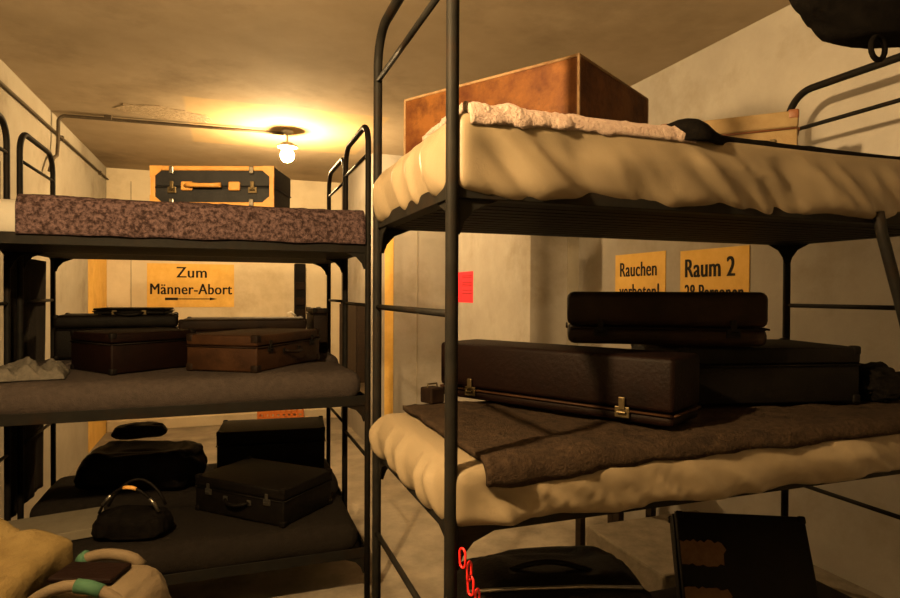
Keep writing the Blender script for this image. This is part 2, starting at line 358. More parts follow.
# ---------------------------------------------------------------- bunks
SP = 0.73
def bunk(x0, y0, L, W, zt, hoop, label, levels=3, z_floor=0.0, cross=0.15):
    t = empty('bunk_bed', (x0, y0, 0), 0, label, 'bunk bed')
    r = 0.0145
    def loc(x, y, z): return (x, y, z)
    for e, x in ((0, 0.0), (1, L)):
        bm = bmesh.new()
        pts = [(x, 0, z_floor), (x, 0, 0.8), (x, 0, 1.6)] + arc_corner((x, 0, 1.5), (x, 0, zt+hoop), (x, W, zt+hoop), 0.11) + arc_corner((x, 0, zt+hoop), (x, W, zt+hoop), (x, W, 0), 0.11) + [(x, W, 1.6), (x, W, 0.8), (x, W, z_floor)]
        tube(bm, pts, r, 12)
        f = fin('end_frame', bm, M_steel, t, True)
        for k in range(4):
            z = zt+hoop-cross if k == 0 else zt-SP*(k-1)-0.25
            if z < 0.1: continue
            b2 = bmesh.new(); tube(b2, [(x, 0, z), (x, W, z)], 0.0085, 8); fin('crossbar', b2, M_steel, f, True)
    for k in range(levels):
        z = zt-SP*k
        for y, s in ((0, 1), (W, -1)):
            b2 = bmesh.new()
            bx(b2, (L/2, y, z+0.024), (L-0.01, 0.006, 0.048), 0.002); bx(b2, (L/2, y+s*0.018, z+0.003), (L-0.03, 0.034, 0.006))
            fin('side_rail', b2, M_steel, t)
        for x, s in ((0, 1), (L, -1)):
            b2 = bmesh.new()
            bx(b2, (x, W/2, z+0.02), (0.006, W-0.01, 0.04), 0.002); bx(b2, (x+s*0.018, W/2, z+0.003), (0.034, W-0.03, 0.006))
            fin('end_rail', b2, M_steel, t)
        for x, sx in ((0, 1), (L, -1)):
            for y, sy in ((0, 1), (W, -1)):
                b2 = bmesh.new()
                pl = [(0.0, 0.045), (0.0, -0.075), (0.02, -0.078), (0.03, -0.05), (0.055, -0.022), (0.11, 0.0), (0.11, 0.045)]
                prism(b2, pl, (x, y+sy*0.004, z), (sx, 0, 0), (0, 0, 1), (0, sy, 0), 0.004)
                prism(b2, pl, (x+sx*0.004, y, z), (0, sy, 0), (0, 0, 1), (sx, 0, 0), 0.004)
                fin('gusset', b2, M_steel, t)
        b2 = bmesh.new()
        n = 11
        for i in range(n):
            yy = 0.035+(W-0.07)*(i+0.5)/n
            bx(b2, (L/2, yy, z+0.002), (L-0.02, (W-0.07)/n*0.80, 0.003))
        m = int(L/0.11)
        for i in range(m):
            bx(b2, (0.06+(L-0.12)*i/(m-1), W/2, z+0.005), (0.055, W-0.03, 0.003))
        fin('slat_base', b2, M_mesh, t)
    return t
RX, RY, RL, RW, RT = 0.452, 1.240, 1.75, 0.70, 1.706
bR = bunk(RX, RY, RL, RW, RT, 0.625, 'dark steel three-tier bunk nearest the camera, right of the aisle')
b2 = bmesh.new(); q0 = Vector((1.30, -0.02, 0.03)); 
tube(b2, [(1.275, -0.018, RT+0.03), (1.285, -0.022, RT-0.03), (1.345, -0.03, RT-0.21), (1.50, -0.05, RT-0.70)], 0.015, 10)
fin('diagonal_brace', b2, M_steel, bR, True)
AX, AY, AL, AW, AT = -1.00, 2.90, 1.63, 0.60, 1.692
bA = bunk(AX, AY, AL, AW, AT, 0.625, 'dark steel three-tier bunk left of the aisle, in front of another bunk')
CX, CY, CL, CW, CT = -0.99, 3.66, 1.645, 0.62, 1.70
bC = bunk(CX, CY, CL, CW, CT, 0.615, 'dark steel three-tier bunk behind the left bunk, nearer the back wall')

# ---------------------------------------------------------------- mattresses
def mattress(name, x0, x1, y0, y1, z0, z1, r, m, label, disp=None, step=0.03, sub=1, cat='mattress'):
    bm = slab_bm(x0, x1, y0, y1, z0, z1, r, step, disp)
    o = fin(name, bm, m, None, True); tag(o, label, cat)
    if sub:
        s = o.modifiers.new('s', 'SUBSURF'); s.levels = sub; s.render_levels = sub
    return o
def ridge(a, b, seed):
    """sharp crease field, long along b"""
    n = nz(a, b*0.28, seed)
    return max(0.0, 1-abs(n)*4.2)**1.6
def wrinkle(seed, xl, yf, zt, zb, amp, slant=1.0, top=0.004):
    """cloth folds slanting down the front face and the left end"""
    def d(p, n):
        q = p.copy()
        h = min(1, max(0, (p.z-zb)/(zt-zb)))
        if n.y < -0.2:
            a = (p.x*1.0 + (p.z-zb)*slant)       # across the folds
            b = (p.z-zb) - p.x*slant*0.4
            fade = min(1, max(0, (0.86-h)*3.2))
            patch = 0.9+0.9*max(-0.4, nz(p.x*2.2, 3.1, seed))
            f = ridge(a*5.5+seed, b*4, seed)*1.0 + ridge(a*11+seed*2, b*7, seed+2)*0.5 - 0.5*ridge(a*8+4, b*5, seed+6)
            q.y -= amp*(f*patch + 1.1*nz(p.x*4, h*1.2, seed+9))*fade*min(1, -n.y*1.3)*min(1, max(0, (p.x-xl-0.02)/0.10))
            if h < 0.4: q.z += (0.022*nz(p.x*5.5, 0, seed+3)-0.004)*(1-h/0.4)
        if n.x < -0.3:
            a = p.y*1.0 - (p.z-zb)*0.5
            fade = min(1, max(0, (1.0-h)*3.0))
            q.x -= (amp*1.0*ridge(a*8+seed, p.z*3, seed+4) + 0.018*math.sin(math.pi*min(1, max(0, 1-h))))*fade*min(1, max(0, (p.y-yf-0.01)/0.09))
        if n.z > 0.5: q.z += top*nz(p.x*3, p.y*3, seed)
        return q
    return d
TX0, TX1 = RX-0.012, RX+RL-0.03
mt = mattress('mattress', RX+0.004, TX1, RY-0.018, RY+RW-0.03, RT+0.010, RT+0.190, 0.030, M_sheet, 'cream sheeted mattress with loose folds on the top tier of the near bunk', wrinkle(3.3, RX, RY, RT+0.19, RT+0.01, 0.020, 1.1), 0.0145)
mm = mattress('mattress', RX-0.004, TX1, RY-0.020, RY+RW-0.03, RT-SP+0.010, RT-SP+0.145, 0.032, M_sheet, 'cream sheeted mattress on the middle tier of the near bunk', wrinkle(7.7, RX, RY, RT-SP+0.145, RT-SP+0.01, 0.022, 1.5), 0.0145)
mbm = mattress('mattress', RX+0.02, TX1, RY+0.01, RY+RW-0.03, RT-2*SP+0.020, RT-2*SP+0.16, 0.05, M_grey2, 'dark mattress on the bottom tier of the near bunk', None, 0.05)

def blanket(name, x0, x1, y1, yf, zt, r, drop, m, label, fn=None, thick=0.012, nx=120, left_drop=None, zfn=None, sub=0):
    """sheet lying on a mattress, its front edge rolled over the mattress edge by drop(x)"""
    bm = bmesh.new()
    rows = []
    back = y1-(yf+r)
    for i in range(nx+1):
        u = i/nx; x = x0+(x1-x0)*u
        dr = drop(u); L = back + r*math.pi/2 + dr
        n = 46; row = []
        for j in range(n+1):
            s = L*j/n
            if s < back: p = Vector((x, y1-s, zt)); nn = Vector((0, 0, 1))
            elif s < back+r*math.pi/2:
                a = (s-back)/r; p = Vector((x, yf+r-r*math.sin(a), zt-r+r*math.cos(a))); nn = Vector((0, -math.sin(a), math.cos(a)))
            else: p = Vector((x, yf, zt-r-(s-back-r*math.pi/2))); nn = Vector((0, -1, 0))
            e = 0.006*fbm(p.x*6, s*6, 1.3, 3)
            if zfn: e += zfn(u, s/L, x)
            p += nn*max(e, -0.002)
            row.append(bm.verts.new(p))
        rows.append(row)
    for a, b in zip(rows, rows[1:]):
        for j in range(len(a)-1): bm.faces.new((a[j], a[j+1], b[j+1], b[j]))
    o = fin(name, bm, m, None, True)
    # make sure thickness grows outward (upward)
    s = o.modifiers.new('t', 'SOLIDIFY'); s.thickness = thick; s.offset = 0
    return tag(o, label, 'blanket')
# pinkish wool on the top tier of the near bunk, hanging a little over the front; its far part folds up dark side out
def drop_top(u): return max(0.0, 0.035*(1-u*2.2)+0.022*fbm(u*9, 0, 5)) if u < 0.55 else 0.0
blanket('blanket', RX+0.035, RX+0.63, RY+0.33, RY-0.014, RT+0.204, 0.035, lambda u: max(0.002, 0.010+0.010*fbm(u*8, 0, 5)-0.014*u), M_pink, 'pinkish fluffy wool blanket on the top tier mattress of the near bunk', thick=0.018,
        zfn=lambda u, v, x: 0.008*nz(u*14, v*8, 2)+0.004*nz(u*50, v*40, 4))
def fold_z(u, v, x):
    return 0.040*math.exp(-((u-0.07)/0.055)**2)*(0.4+0.6*v) + 0.006*nz(u*10, v*3, 8)
blanket('blanket', RX+0.56, TX1-0.02, RY+0.20, RY+0.002, RT+0.204, 0.03, lambda u: 0.004, M_dark_cl, 'dark blanket edge folded up in front of the tan suitcase', thick=0.008, nx=60, zfn=fold_z)
blanket('blanket', RX+0.075, TX1-0.01, RY+RW-0.04, RY-0.018, RT-SP+0.158, 0.033, lambda u: max(0.0, 0.014*math.exp(-((u-0.07)/0.10)**2)+0.010+0.008*fbm(u*10, 0, 3)-0.016*u), M_wool2, 'brown mottled wool blanket on the middle tier under the brown suitcases', thick=0.014,
        zfn=lambda u, v, x: 0.007*nz(u*16, v*7, 2)+0.003*nz(u*60, v*40, 4))

# left bunk: top tier is a white mattress wholly wrapped by a mottled blanket
def soft(seed, a=0.01, sag=0.0):
    def d(p, n):
        return p + n*(a*nz(p.x*4, p.y*4, p.z*6+seed)) + Vector((0, 0, sag*nz(p.x*1.4, p.y*2, seed+5)))
    return d
mattress('mattress', AX+0.02, AX+AL+0.003, AY-0.006, AY+AW-0.03, AT+0.018, AT+0.185, 0.06, M_sheetw, 'white mattress on the top tier of the left bunk, wrapped in mottled wool', soft(1, 0.002), 0.04)
def wrap(x0, x1, yf, y1, zt, zb, r, m, label, seed, thick=0.008):
    return blanket('blanket', x0, x1, y1, yf, zt, r, lambda u: max(0.03, zt-r-zb+0.006*nz(u*11, 0, seed)), m, label, thick=thick,
                   zfn=lambda u, v, x: 0.006*nz(x*5, v*5, seed)+0.002*nz(x*30, v*22, seed))
wrap(AX+0.205, AX+AL-0.018, AY-0.020, AY+AW-0.04, AT+0.200, AT+0.040, 0.06, M_wool, 'mottled pink-brown wool blanket covering the top tier of the left bunk', 2.2)
mattress('mattress', AX+0.02, AX+AL-0.02, AY-0.012, AY+AW-0.02, AT-SP+0.018, AT-SP+0.165, 0.07, M_grey, 'grey-brown wool covered mattress on the middle tier of the left bunk', soft(4, 0.008, 0.01), 0.035)
mattress('mattress', AX+0.02, AX+AL-0.03, AY-0.012, AY+AW-0.02, AT-2*SP+0.018, AT-2*SP+0.165, 0.07, M_grey2, 'dark wool covered mattress on the bottom tier of the left bunk', soft(6, 0.008, 0.01), 0.035)
mattress('mattress', CX+0.02, CX+CL-0.02, CY, CY+CW-0.02, CT+0.018, CT+0.15, 0.06, M_grey2, 'dark mattress on the top tier of the bunk behind the left one', soft(7, 0.006), 0.05)
mattress('mattress', CX+0.02, CX+CL-0.02, CY, CY+CW-0.02, CT-SP+0.018, CT-SP+0.165, 0.06, M_grey, 'grey mattress on the middle tier of the bunk behind the left one', soft(8, 0.006), 0.05)
mattress('mattress', CX+0.02, CX+CL-0.02, CY, CY+CW-0.02, CT-2*SP+0.018, CT-2*SP+0.165, 0.06, M_grey2, 'dark mattress on the bottom tier of the bunk behind the left one', soft(9, 0.006), 0.05)
def hung_cloth(x, y0, y1, z0, z1, m, label, seed):
    bm = bmesh.new(); ny, nzz = 40, 50; rows = []
    for i in range(ny+1):
        row = []
        for j in range(nzz+1):
            u, v = i/ny, j/nzz
            y = y0+(y1-y0)*u; z = z1+(z0-z1)*v
            row.append(bm.verts.new((x-0.006-0.018*v*(1+nz(y*9, z*0.8, seed))-0.012*v*nz(y*22, z, seed), y, z+0.012*nz(y*5, 0, seed)*v)))
        rows.append(row)
    for A, B in zip(rows, rows[1:]):
        for j in range(nzz): bm.faces.new((A[j], A[j+1], B[j+1], B[j]))
    bm2 = None
    o = fin('hung_blanket', bm, m, None, True); s_ = o.modifiers.new('t', 'SOLIDIFY'); s_.thickness = 0.007; s_.offset = 0
    return tag(o, label, 'blanket')
hung_cloth(AX-0.020, AY+0.03, AY+AW-0.01, 0.35, AT+0.43, M_grey2, 'dark blanket hung over the left end of the front left bunk', 3)
hung_cloth(CX-0.020, CY-0.10, CY+CW-0.05, 0.35, CT-0.02, M_grey2, 'dark blanket hung over the left end of the bunk behind', 5)
# pale sheet corner showing at the left end of the mottled blanket belongs to the white mattress

# ---------------------------------------------------------------- suitcases
def suitcase(name, label, loc, ang, L, W, Hh, mb, mtrim=None, mlid=None, seam=0.3, corners=0.05, locks=2, handle=True, hw=None, cat='suitcase', rot=None, group=None, bev=0.018, strips=False, lock_z=None, pipe=None):
    """local x = length, -y = handle side, z = height; origin at the centre of the base"""
    t = empty(name, loc, ang, label, cat, group, rot)
    mtrim = mtrim or mb; mlid = mlid or mb; hw = hw or M_brass
    hb = Hh*(1-seam)
    bm = bmesh.new(); bx(bm, (0, 0, hb/2), (L, W, hb-0.002), bev, seg=3); fin('body', bm, mb, t, True)
    bm = bmesh.new(); bx(bm, (0, 0, hb+(Hh-hb)/2), (L+0.004, W+0.004, Hh-hb-0.002), min(bev, (Hh-hb)*0.45), seg=3); fin('lid', bm, mlid, t, True)
    # thin piping where the lid closes
    bm = bmesh.new()
    e = 0.003
    for s in (-1, 1):
        tube(bm, [(-L/2+bev*0.4, s*(W/2+e), hb-0.004), (L/2-bev*0.4, s*(W/2+e), hb-0.004)], 0.0035, 6)
        tube(bm, [(s*(L/2+e), -W/2+bev*0.4, hb-0.004), (s*(L/2+e), W/2-bev*0.4, hb-0.004)], 0.0035, 6)
    fin('piping', bm, pipe or mtrim, t, True)
    if corners:
        for sx in (-1, 1):
            for sy in (-1, 1):
                for sz, zc in ((-1, 0.0), (1, Hh)):
                    bm = bmesh.new()
                    c = corners; k = 0.0035
                    if sz > 0 and c > (Hh-hb)*1.0: c2 = Hh-hb
                    else: c2 = min(c, hb)
                    bx(bm, (sx*(L/2-c/2+k), sy*(W/2-c/2+k), zc-sz*(c2/2-k)), (c, c, c2), bev*0.9 if bev*0.9 < c2*0.45 else c2*0.4, seg=3)
                    fin('corner_guard', bm, mtrim, t, True)
    fy = -W/2-0.004
    lz = lock_z if lock_z is not None else hb
    if locks:
        for s in (-1, 1):
            bm = bmesh.new()
            bx(bm, (s*L*0.33, fy-0.002, lz-0.016), (0.042, 0.006, 0.030), 0.002); bx(bm, (s*L*0.33, fy-0.005, lz+0.008), (0.018, 0.006, 0.034), 0.002)
            tube(bm, [(s*L*0.33-0.012, fy-0.009, lz-0.016), (s*L*0.33+0.012, fy-0.009, lz-0.016)], 0.004, 8)
            fin('lock', bm, hw, t)
    if handle:
        bm = bmesh.new(); hz = hb-0.035 if hb > 0.08 else hb*0.5; a = 0.075
        pts = [(-a, fy, hz)] + [(-a+2*a*k/10, fy-0.034*math.sin(math.pi*min(1, max(0, k/10)))**0.5, hz-0.012*math.sin(math.pi*k/10)) for k in range(1, 10)] + [(a, fy, hz)]
        tube(bm, pts, [0.006]+[0.009]*9+[0.006], 8)
        h = fin('handle', bm, mtrim, t, True)
        for s in (-1, 1):
            b2 = bmesh.new(); bx(b2, (s*a, fy-0.001, hz), (0.026, 0.008, 0.026), 0.003); fin('handle_mount', b2, hw, h)
    if strips:
        t_y = -W/2-0.001
        w_ = 0.022
        bm = bmesh.new()
        for z in (w_/2, Hh-w_/2): bx(bm, (0, t_y, z), (L+0.006, 0.014, w_), 0.004)
        for sx in (-1, 1): bx(bm, (sx*(L/2-w_/2+0.003), t_y, Hh/2), (w_, 0.015, Hh), 0.004)
        fin('edge_trim', bm, mtrim, t)
    return t
def dirv(a): return Vector((math.cos(a), math.sin(a), 0))
def near(corner, ang, L, W, which):
    """base centre from a known corner; which='L' = local (-L/2,-W/2) corner, 'R' = (+L/2,-W/2)"""
    u = dirv(ang); v = dirv(ang+math.pi/2)
    s = 1 if which == 'L' else -1
    c = Vector((*corner, 0)) + u*(L/2*s) + v*W/2
    return c.x, c.y
Z_RT = RT+0.222; Z_RM = RT-SP+0.176; Z_AT = AT+0.215; Z_AM = AT-SP+0.172; Z_AB = AT-2*SP+0.172; Z_CM = CT-SP+0.17; Z_CB = CT-2*SP+0.17

# large orange cardboard case, top tier of the near bunk
a = math.atan2(-0.855, 0.52)
c = near((0.850, 1.379), a, 0.615, 0.47, 'R')
t = empty('storage_box', (c[0], c[1], Z_RT), a, 'large worn orange-brown box on the top tier of the near bunk', 'box')
Hb = 2.12-Z_RT
bm = bmesh.new(); bx(bm, (0, 0, Hb*0.5), (0.615, 0.47, Hb), 0.004); fin('body', bm, M_wood, t)
bm = bmesh.new()
for sx in (-1, 1):
    for sy in (-1, 1): bx(bm, (sx*0.3055, sy*0.233, Hb/2), (0.008, 0.008, Hb-0.002), 0.002)
for sy in (-1, 1): bx(bm, (0, sy*0.233, Hb-0.003), (0.615, 0.008, 0.008), 0.002)
for sx in (-1, 1): bx(bm, (sx*0.3055, 0, Hb-0.003), (0.008, 0.47, 0.008), 0.002)
e_ = fin('worn_edge_tape', bm, M_edge, t); e_['label'] = 'pale worn edges'

# tan canvas suitcase behind the dark fold
P_t = Vector((1.875, 1.60)); a = math.atan2(-0.25, 0.235)
c = near((1.875, 1.62), a, 0.42, 0.15, 'R')
t = suitcase('suitcase', 'tan canvas suitcase with red-brown leather corners at the right end of the top tier', (c[0]-0.02, c[1], RT+0.200), a, 0.46, 0.13, 2.150-RT-0.200, M_tan, M_redl, seam=0.25, corners=0.035, locks=1, handle=False, hw=M_brass, bev=0.008, lock_z=0.12)
bm = bmesh.new(); tube(bm, [(0.02+0.014*math.cos(k*math.pi/6), -0.072, 0.15+0.014*math.sin(k*math.pi/6)) for k in range(12)], 0.003, 6, closed=True); fin('ring', bm, M_redl, t, True)

# brown suitcases on the middle tier of the near bunk
a = math.atan2(-0.87, 0.49)
c = near((1.075, 1.285), a, 0.80, 0.20, 'R')
t = suitcase('suitcase', 'long red-brown leather suitcase lying across the middle tier of the near bunk', (c[0], c[1], Z_RM), a, 0.80, 0.20, 0.184, M_leath_rd, M_leath_br, seam=0.80, corners=0, locks=2, handle=False, hw=M_brass, bev=0.014, lock_z=0.045)
a = math.atan2(1.40-1.706, 1.533-1.015)
c = near((1.015, 1.706), a, 0.602, 0.36, 'L')
ztop = Z_RM+0.187
t = suitcase('suitcase', 'dark brown suitcase with rounded ends stacked on top of two others, under the wall signs', (c[0], c[1], ztop), a, 0.602, 0.30, 0.170, M_leath_dk, M_leath_rd, seam=0.66, corners=0, locks=2, handle=False, hw=M_leath_bk, bev=0.022)
c = (1.665, 1.66)
suitcase('suitcase', 'black suitcase under the stacked dark brown one on the middle tier', (c[0], c[1], Z_RM), R_(-12), 0.62, 0.36, 0.180, M_leath_bk, M_leath_bk, seam=0.3, corners=0.03, locks=0, handle=False, bev=0.008, hw=M_leath_dk)

# small dark box by the post
bm = bmesh.new(); 
t = empty('small_case', (0.622, 1.885, Z_RM-0.006), R_(20), 'small dark case beside the far left post of the near bunk middle tier', 'case')
bx(bm, (0, 0, 0.026), (0.055, 0.06, 0.05), 0.005); fin('body', bm, M_leath_dk, t)
bm = bmesh.new(); tube(bm, [(-0.02, 0, 0.05), (-0.018, 0, 0.062), (0.018, 0, 0.062), (0.02, 0, 0.05)], 0.003, 6); fin('handle', bm, M_brass, t)

def bag(name, label, loc, rz, sx, sy, sz, m, seed=1, handles=True, mh=None, hr=0.009, hh=0.09, cat='bag', sq=0.55, hspan=0.22, lump=0.03, hgap=0.5):
    """soft squarish bag: superellipsoid body, seam, two loop handles"""
    t = empty(name, loc, rz, label, cat)
    bm = bmesh.new(); bmesh.ops.create_icosphere(bm, subdivisions=5, radius=1.0)
    def se(v, e): return math.copysign(abs(v)**e, v)
    for v in bm.verts:
        n = v.co.copy()
        p = Vector((se(n.x, sq)*sx/2, se(n.y, sq)*sy/2, se(n.z, sq)*sz/2))
        k = lump*nz(n.x*2+seed, n.y*2, n.z*2)+lump*0.4*nz(n.x*6, n.y*6+seed, n.z*6)
        p += n*k
        if p.z < -sz/2*0.95: p.z = -sz/2*0.95
        p.z += sz/2*0.95
        taper = 1-0.12*max(0, p.z/sz-0.4)
        p.x *= taper; p.y *= taper
        v.co = p
    fin('body', bm, m, t, True)
    if handles:
        for s in (-1, 1):
            bm = bmesh.new()
            pts = []
            for k in range(13):
                a = math.pi*k/12
                pts.append((-hspan/2*math.cos(a), s*sy*hgap*0.5*(0.6+0.4*math.sin(a)), sz*0.86+hh*math.sin(a)))
            tube(bm, pts, hr, 8)
            fin('handle', bm, mh or m, t, True)
    return t

# dark bundle at the far right of the middle tier
bag('bag', 'black soft bag at the right end of the middle tier of the near bunk', (2.08, 1.50, Z_RM-0.004), R_(-20), 0.18, 0.24, 0.11, M_dark_cl, 3, False, sq=0.7)

# black bag hung over the right-hand hoop of the near bunk
t = bag('shoulder_bag', 'black bag hanging high at the right, over the near bunk end hoop', (1.80, 1.150, 2.205), R_(-24), 0.68, 0.20, 0.40, M_dark_cl, 8, False, sq=0.7, lump=0.02)
Mi = (Matrix.Translation((1.80, 1.150, 2.205)) @ Matrix.Rotation(R_(-24), 4, 'Z')).inverted()
bm = bmesh.new(); tube(bm, [Mi @ Vector((1.590+0.026*math.cos(k*math.pi/8), 1.13, 2.143+0.030*math.sin(k*math.pi/8))) for k in range(16)], 0.007, 8, closed=True); fin('strap_loop', bm, M_dark_cl, t, True)
bm = bmesh.new(); tube(bm, [(0.05, 0.08, 0.12), (0.18, 0.10, 0.10), (0.32, 0.10, 0.13)], 0.012, 8); fin('strap', bm, M_leath_bk, t, True)

# ---------------------------------------------------------------- left bunk, top tier
t = suitcase('suitcase', 'black canvas suitcase with orange-tan leather edges on the top tier of the left bunk', (-0.018, 3.245, Z_AT-0.004), R_(-20), 0.575, 0.30, 0.192, M_navy, M_tanl, seam=0.5, pipe=M_navy, corners=0, locks=2, handle=False, hw=M_brass, strips=True, bev=0.006, lock_z=0.095)
for s in (-1, 1):
    for z, k in ((0.035, 1), (0.157, -1)):
        bm = bmesh.new(); zz = 0.0 if k == 1 else 0.192
        prism(bm, [(0, 0), (0.062, 0), (0.052, 0.024), (0.024, 0.048), (0, 0.055)], (s*0.292, -0.1555, zz), (-s, 0, 0), (0, 0, k), (0, -1, 0), 0.004); fin('corner_patch', bm, M_tanl, t)
bm = bmesh.new()
tube(bm, [(-0.125, -0.160, 0.098), (-0.10, -0.180, 0.100), (-0.05, -0.186, 0.096), (0.0, -0.186, 0.096), (0.05, -0.180, 0.098)], [0.010, 0.012, 0.010, 0.010, 0.012], 10)
h = fin('handle', bm, M_tanl, t, True)
for x in (-0.118, 0.105):
    bm = bmesh.new(); bx(bm, (x, -0.159, 0.097), (0.055, 0.010, 0.042), 0.006); fin('handle_mount', bm, M_tanl, h)
for x in (-0.19, 0.185):
    for z in (0.172, 0.02):
        bm = bmesh.new(); bx(bm, (x, -0.159, z), (0.022, 0.012, 0.036), 0.004); fin('clasp', bm, M_chrome, t)
bm = bmesh.new()
t = empty('flat_case', (-0.62, 3.62, 1.0), 0, 'dark flat case on the far top tier, left of the suitcase with tan edges', 'case')
t.location = (-0.42, 3.86, CT+0.155); t.rotation_euler = (0, 0, R_(-28))
bx(bm, (0, 0, 0.055), (0.48, 0.30, 0.105), 0.01); fin('body', bm, M_leath_bk, t)
bm = bmesh.new(); bx(bm, (0, 0, 0.118), (0.484, 0.304, 0.02), 0.006); fin('lid', bm, M_leath_bk, t)
bag('small_bag', 'small dark bundle at the right end of the far top tier', (0.30, 3.84, CT+0.148), 0, 0.09, 0.09, 0.085, M_leath_dk, 5, False, sq=0.8, lump=0.008, cat='bundle')

# ---------------------------------------------------------------- left bunk, middle tier
a = math.atan2(0.55, 0.38)
L2 = 0.63; c = near((0.125, 2.965), a, L2, 0.38, 'L')
suitcase('suitcase', 'brown leather suitcase with locks on the front edge of the left bunk middle tier', (c[0], c[1], Z_AM-0.006), a, L2, 0.38, 0.172, M_leath_br, M_leath_dk, seam=0.3, corners=0.04, hw=M_leath_bk, bev=0.010)
a = math.atan2(0.22, 0.29)
c = near((-0.485, 3.13), a, 0.50, 0.34, 'L')
suitcase('suitcase', 'reddish dark suitcase with metal corners left of the brown one on the middle tier', (-0.43, 3.345, Z_AM-0.004), a, 0.42, 0.36, 0.185, M_leath_rd, M_leath_bk, seam=0.25, corners=0.032, hw=M_chrome, handle=False, locks=0, bev=0.010)
# grey cloth
def crumple(name, label, loc, rz, sx, sy, hh, m, seed, cat='cloth'):
    bm = bmesh.new(); nx, ny = 44, 36; top = []
    for i in range(nx+1):
        row = []
        for j in range(ny+1):
            u, v = i/nx, j/ny
            x = (u-0.5)*sx*(1+0.06*nz(v*3, seed, 1)); y = (v-0.5)*sy*(1+0.08*nz(u*3, seed, 4))
            e = min(1, min(u, 1-u, v, 1-v)*9)
            f = abs(nz(u*4+v*2+seed, v*1.5, seed))*1.2+abs(nz(u*9, v*4, seed+4))*0.4
            row.append(bm.verts.new((x, y, max(0.004, hh*(0.35+0.85*f)*math.sqrt(max(e, 0.0))))))
        top.append(row)
    for A, B in zip(top, top[1:]):
        for j in range(ny): bm.faces.new((A[j], B[j], B[j+1], A[j+1]))
    ext = bmesh.ops.extrude_edge_only(bm, edges=[e for e in bm.edges if len(e.link_faces) == 1])
    for g in ext['geom']:
        if isinstance(g, bmesh.types.BMVert): g.co.z = 0
    bmesh.ops.holes_fill(bm, edges=[e for e in bm.edges if len(e.link_faces) == 1], sides=0)
    o = fin(name, bm, m, None, True); o.location = loc; o.rotation_euler = (0, 0, rz)
    return tag(o, label, cat)
crumple('folded_cloth', 'rumpled grey cloth lying at the left end of the middle tier', (-0.825, 3.10, Z_AM-0.002), R_(8), 0.32, 0.26, 0.075, M_cloth, 3)
# behind: flat dark suitcases on the far middle tier
suitcase('suitcase', 'flat dark suitcase on the far middle tier behind the reddish one', (-0.58, 3.96, Z_CM), R_(4), 0.60, 0.40, 0.235, M_leath_bk, M_leath_bk, seam=0.3, corners=0.03, handle=False, locks=0, bev=0.02)
suitcase('suitcase', 'wide dark brown suitcase on the far middle tier behind the brown one', (0.10, 3.95, Z_CM), R_(-3), 0.70, 0.42, 0.205, M_leath_dk, M_leath_dk, seam=0.3, corners=0.03, handle=False, locks=0, bev=0.012)
suitcase('briefcase', 'slim black briefcase lying on the flat dark suitcase of the far middle tier', (-0.50, 3.92, Z_CM+0.237), R_(-6), 0.36, 0.26, 0.035, M_leath_bk, M_leath_bk, seam=0.4, corners=0.0, handle=True, locks=0, bev=0.008)
suitcase('suitcase', 'small upright brown case at the right end of the far middle tier', (0.525, 3.92, Z_CM), R_(90), 0.34, 0.085, 0.265, M_leath_dk, M_leath_bk, seam=0.12, corners=0.03, handle=False, locks=0, bev=0.006)

# ---------------------------------------------------------------- left bunk, bottom tier
a = R_(-19)
a = math.atan2(-0.70, 0.71); c = near((0.244, 2.945), a, 0.56, 0.38, 'R')
suitcase('suitcase', 'black suitcase with metal locks nearest on the bottom tier of the left bunk', (c[0], c[1], Z_AB), a, 0.56, 0.38, 0.175, M_leath_bk, M_leath_bk, seam=0.3, corners=0.03, hw=M_chrome, bev=0.008)
suitcase('suitcase', 'tall black case behind the locked black one, at the right end of the bottom tier', (0.265, 3.98, Z_CB), R_(-6), 0.62, 0.36, 0.27, M_leath_bk, M_leath_bk, seam=0.3, corners=0.03, bev=0.008, handle=False, locks=0)
bag('holdall', 'black soft holdall left of the tall black case on the bottom tier', (-0.45, 3.88, Z_CB), R_(-12), 0.66, 0.40, 0.22, M_leath_bk, 2, False, sq=0.55, lump=0.03)
bag('small_bag', 'small dark brown bag resting on the far bottom tier next to the holdall', (-0.50, 4.12, Z_CB+0.21), 0, 0.30, 0.12, 0.09, M_leath_dk, 6, False, sq=0.7, lump=0.01)
t = bag('handbag', 'black handbag with metal-tipped loop handles on the bottom tier of the left bunk', (-0.40, 3.06, Z_AB), R_(-14), 0.32, 0.17, 0.13, M_dark_cl, 9, False, sq=0.6, lump=0.012)
for s, yy in ((0, -0.045), (1, 0.045)):
    bm = bmesh.new()
    pts = [(-0.125+0.25*k/14, yy*(1+0.3*math.sin(math.pi*k/14)), 0.125+0.115*math.sin(math.pi*k/14)**0.75) for k in range(15)]
    tube(bm, pts, 0.0065, 8)
    h = fin('handle', bm, M_leath_bk, t, True)
    if s == 0:
        for i0, i1, mm_ in ((1, 3, M_chrome), (6, 9, M_tanl), (12, 14, M_chrome)):
            b2 = bmesh.new(); tube(b2, pts[i0:i1+1], 0.0085, 8); fin('handle_fitting', b2, mm_, h, True)
# pale carton
bm = bmesh.new(); bx(bm, (0, 0, 0.02), (0.46, 0.30, 0.04), 0.003)
o = fin('flat_carton', bm, M_carton); o.location = (-0.77, 3.22, Z_AB+0.002); o.rotation_euler = (0, 0, R_(12)); tag(o, 'flat pale cardboard box at the left end of the bottom tier', 'box')

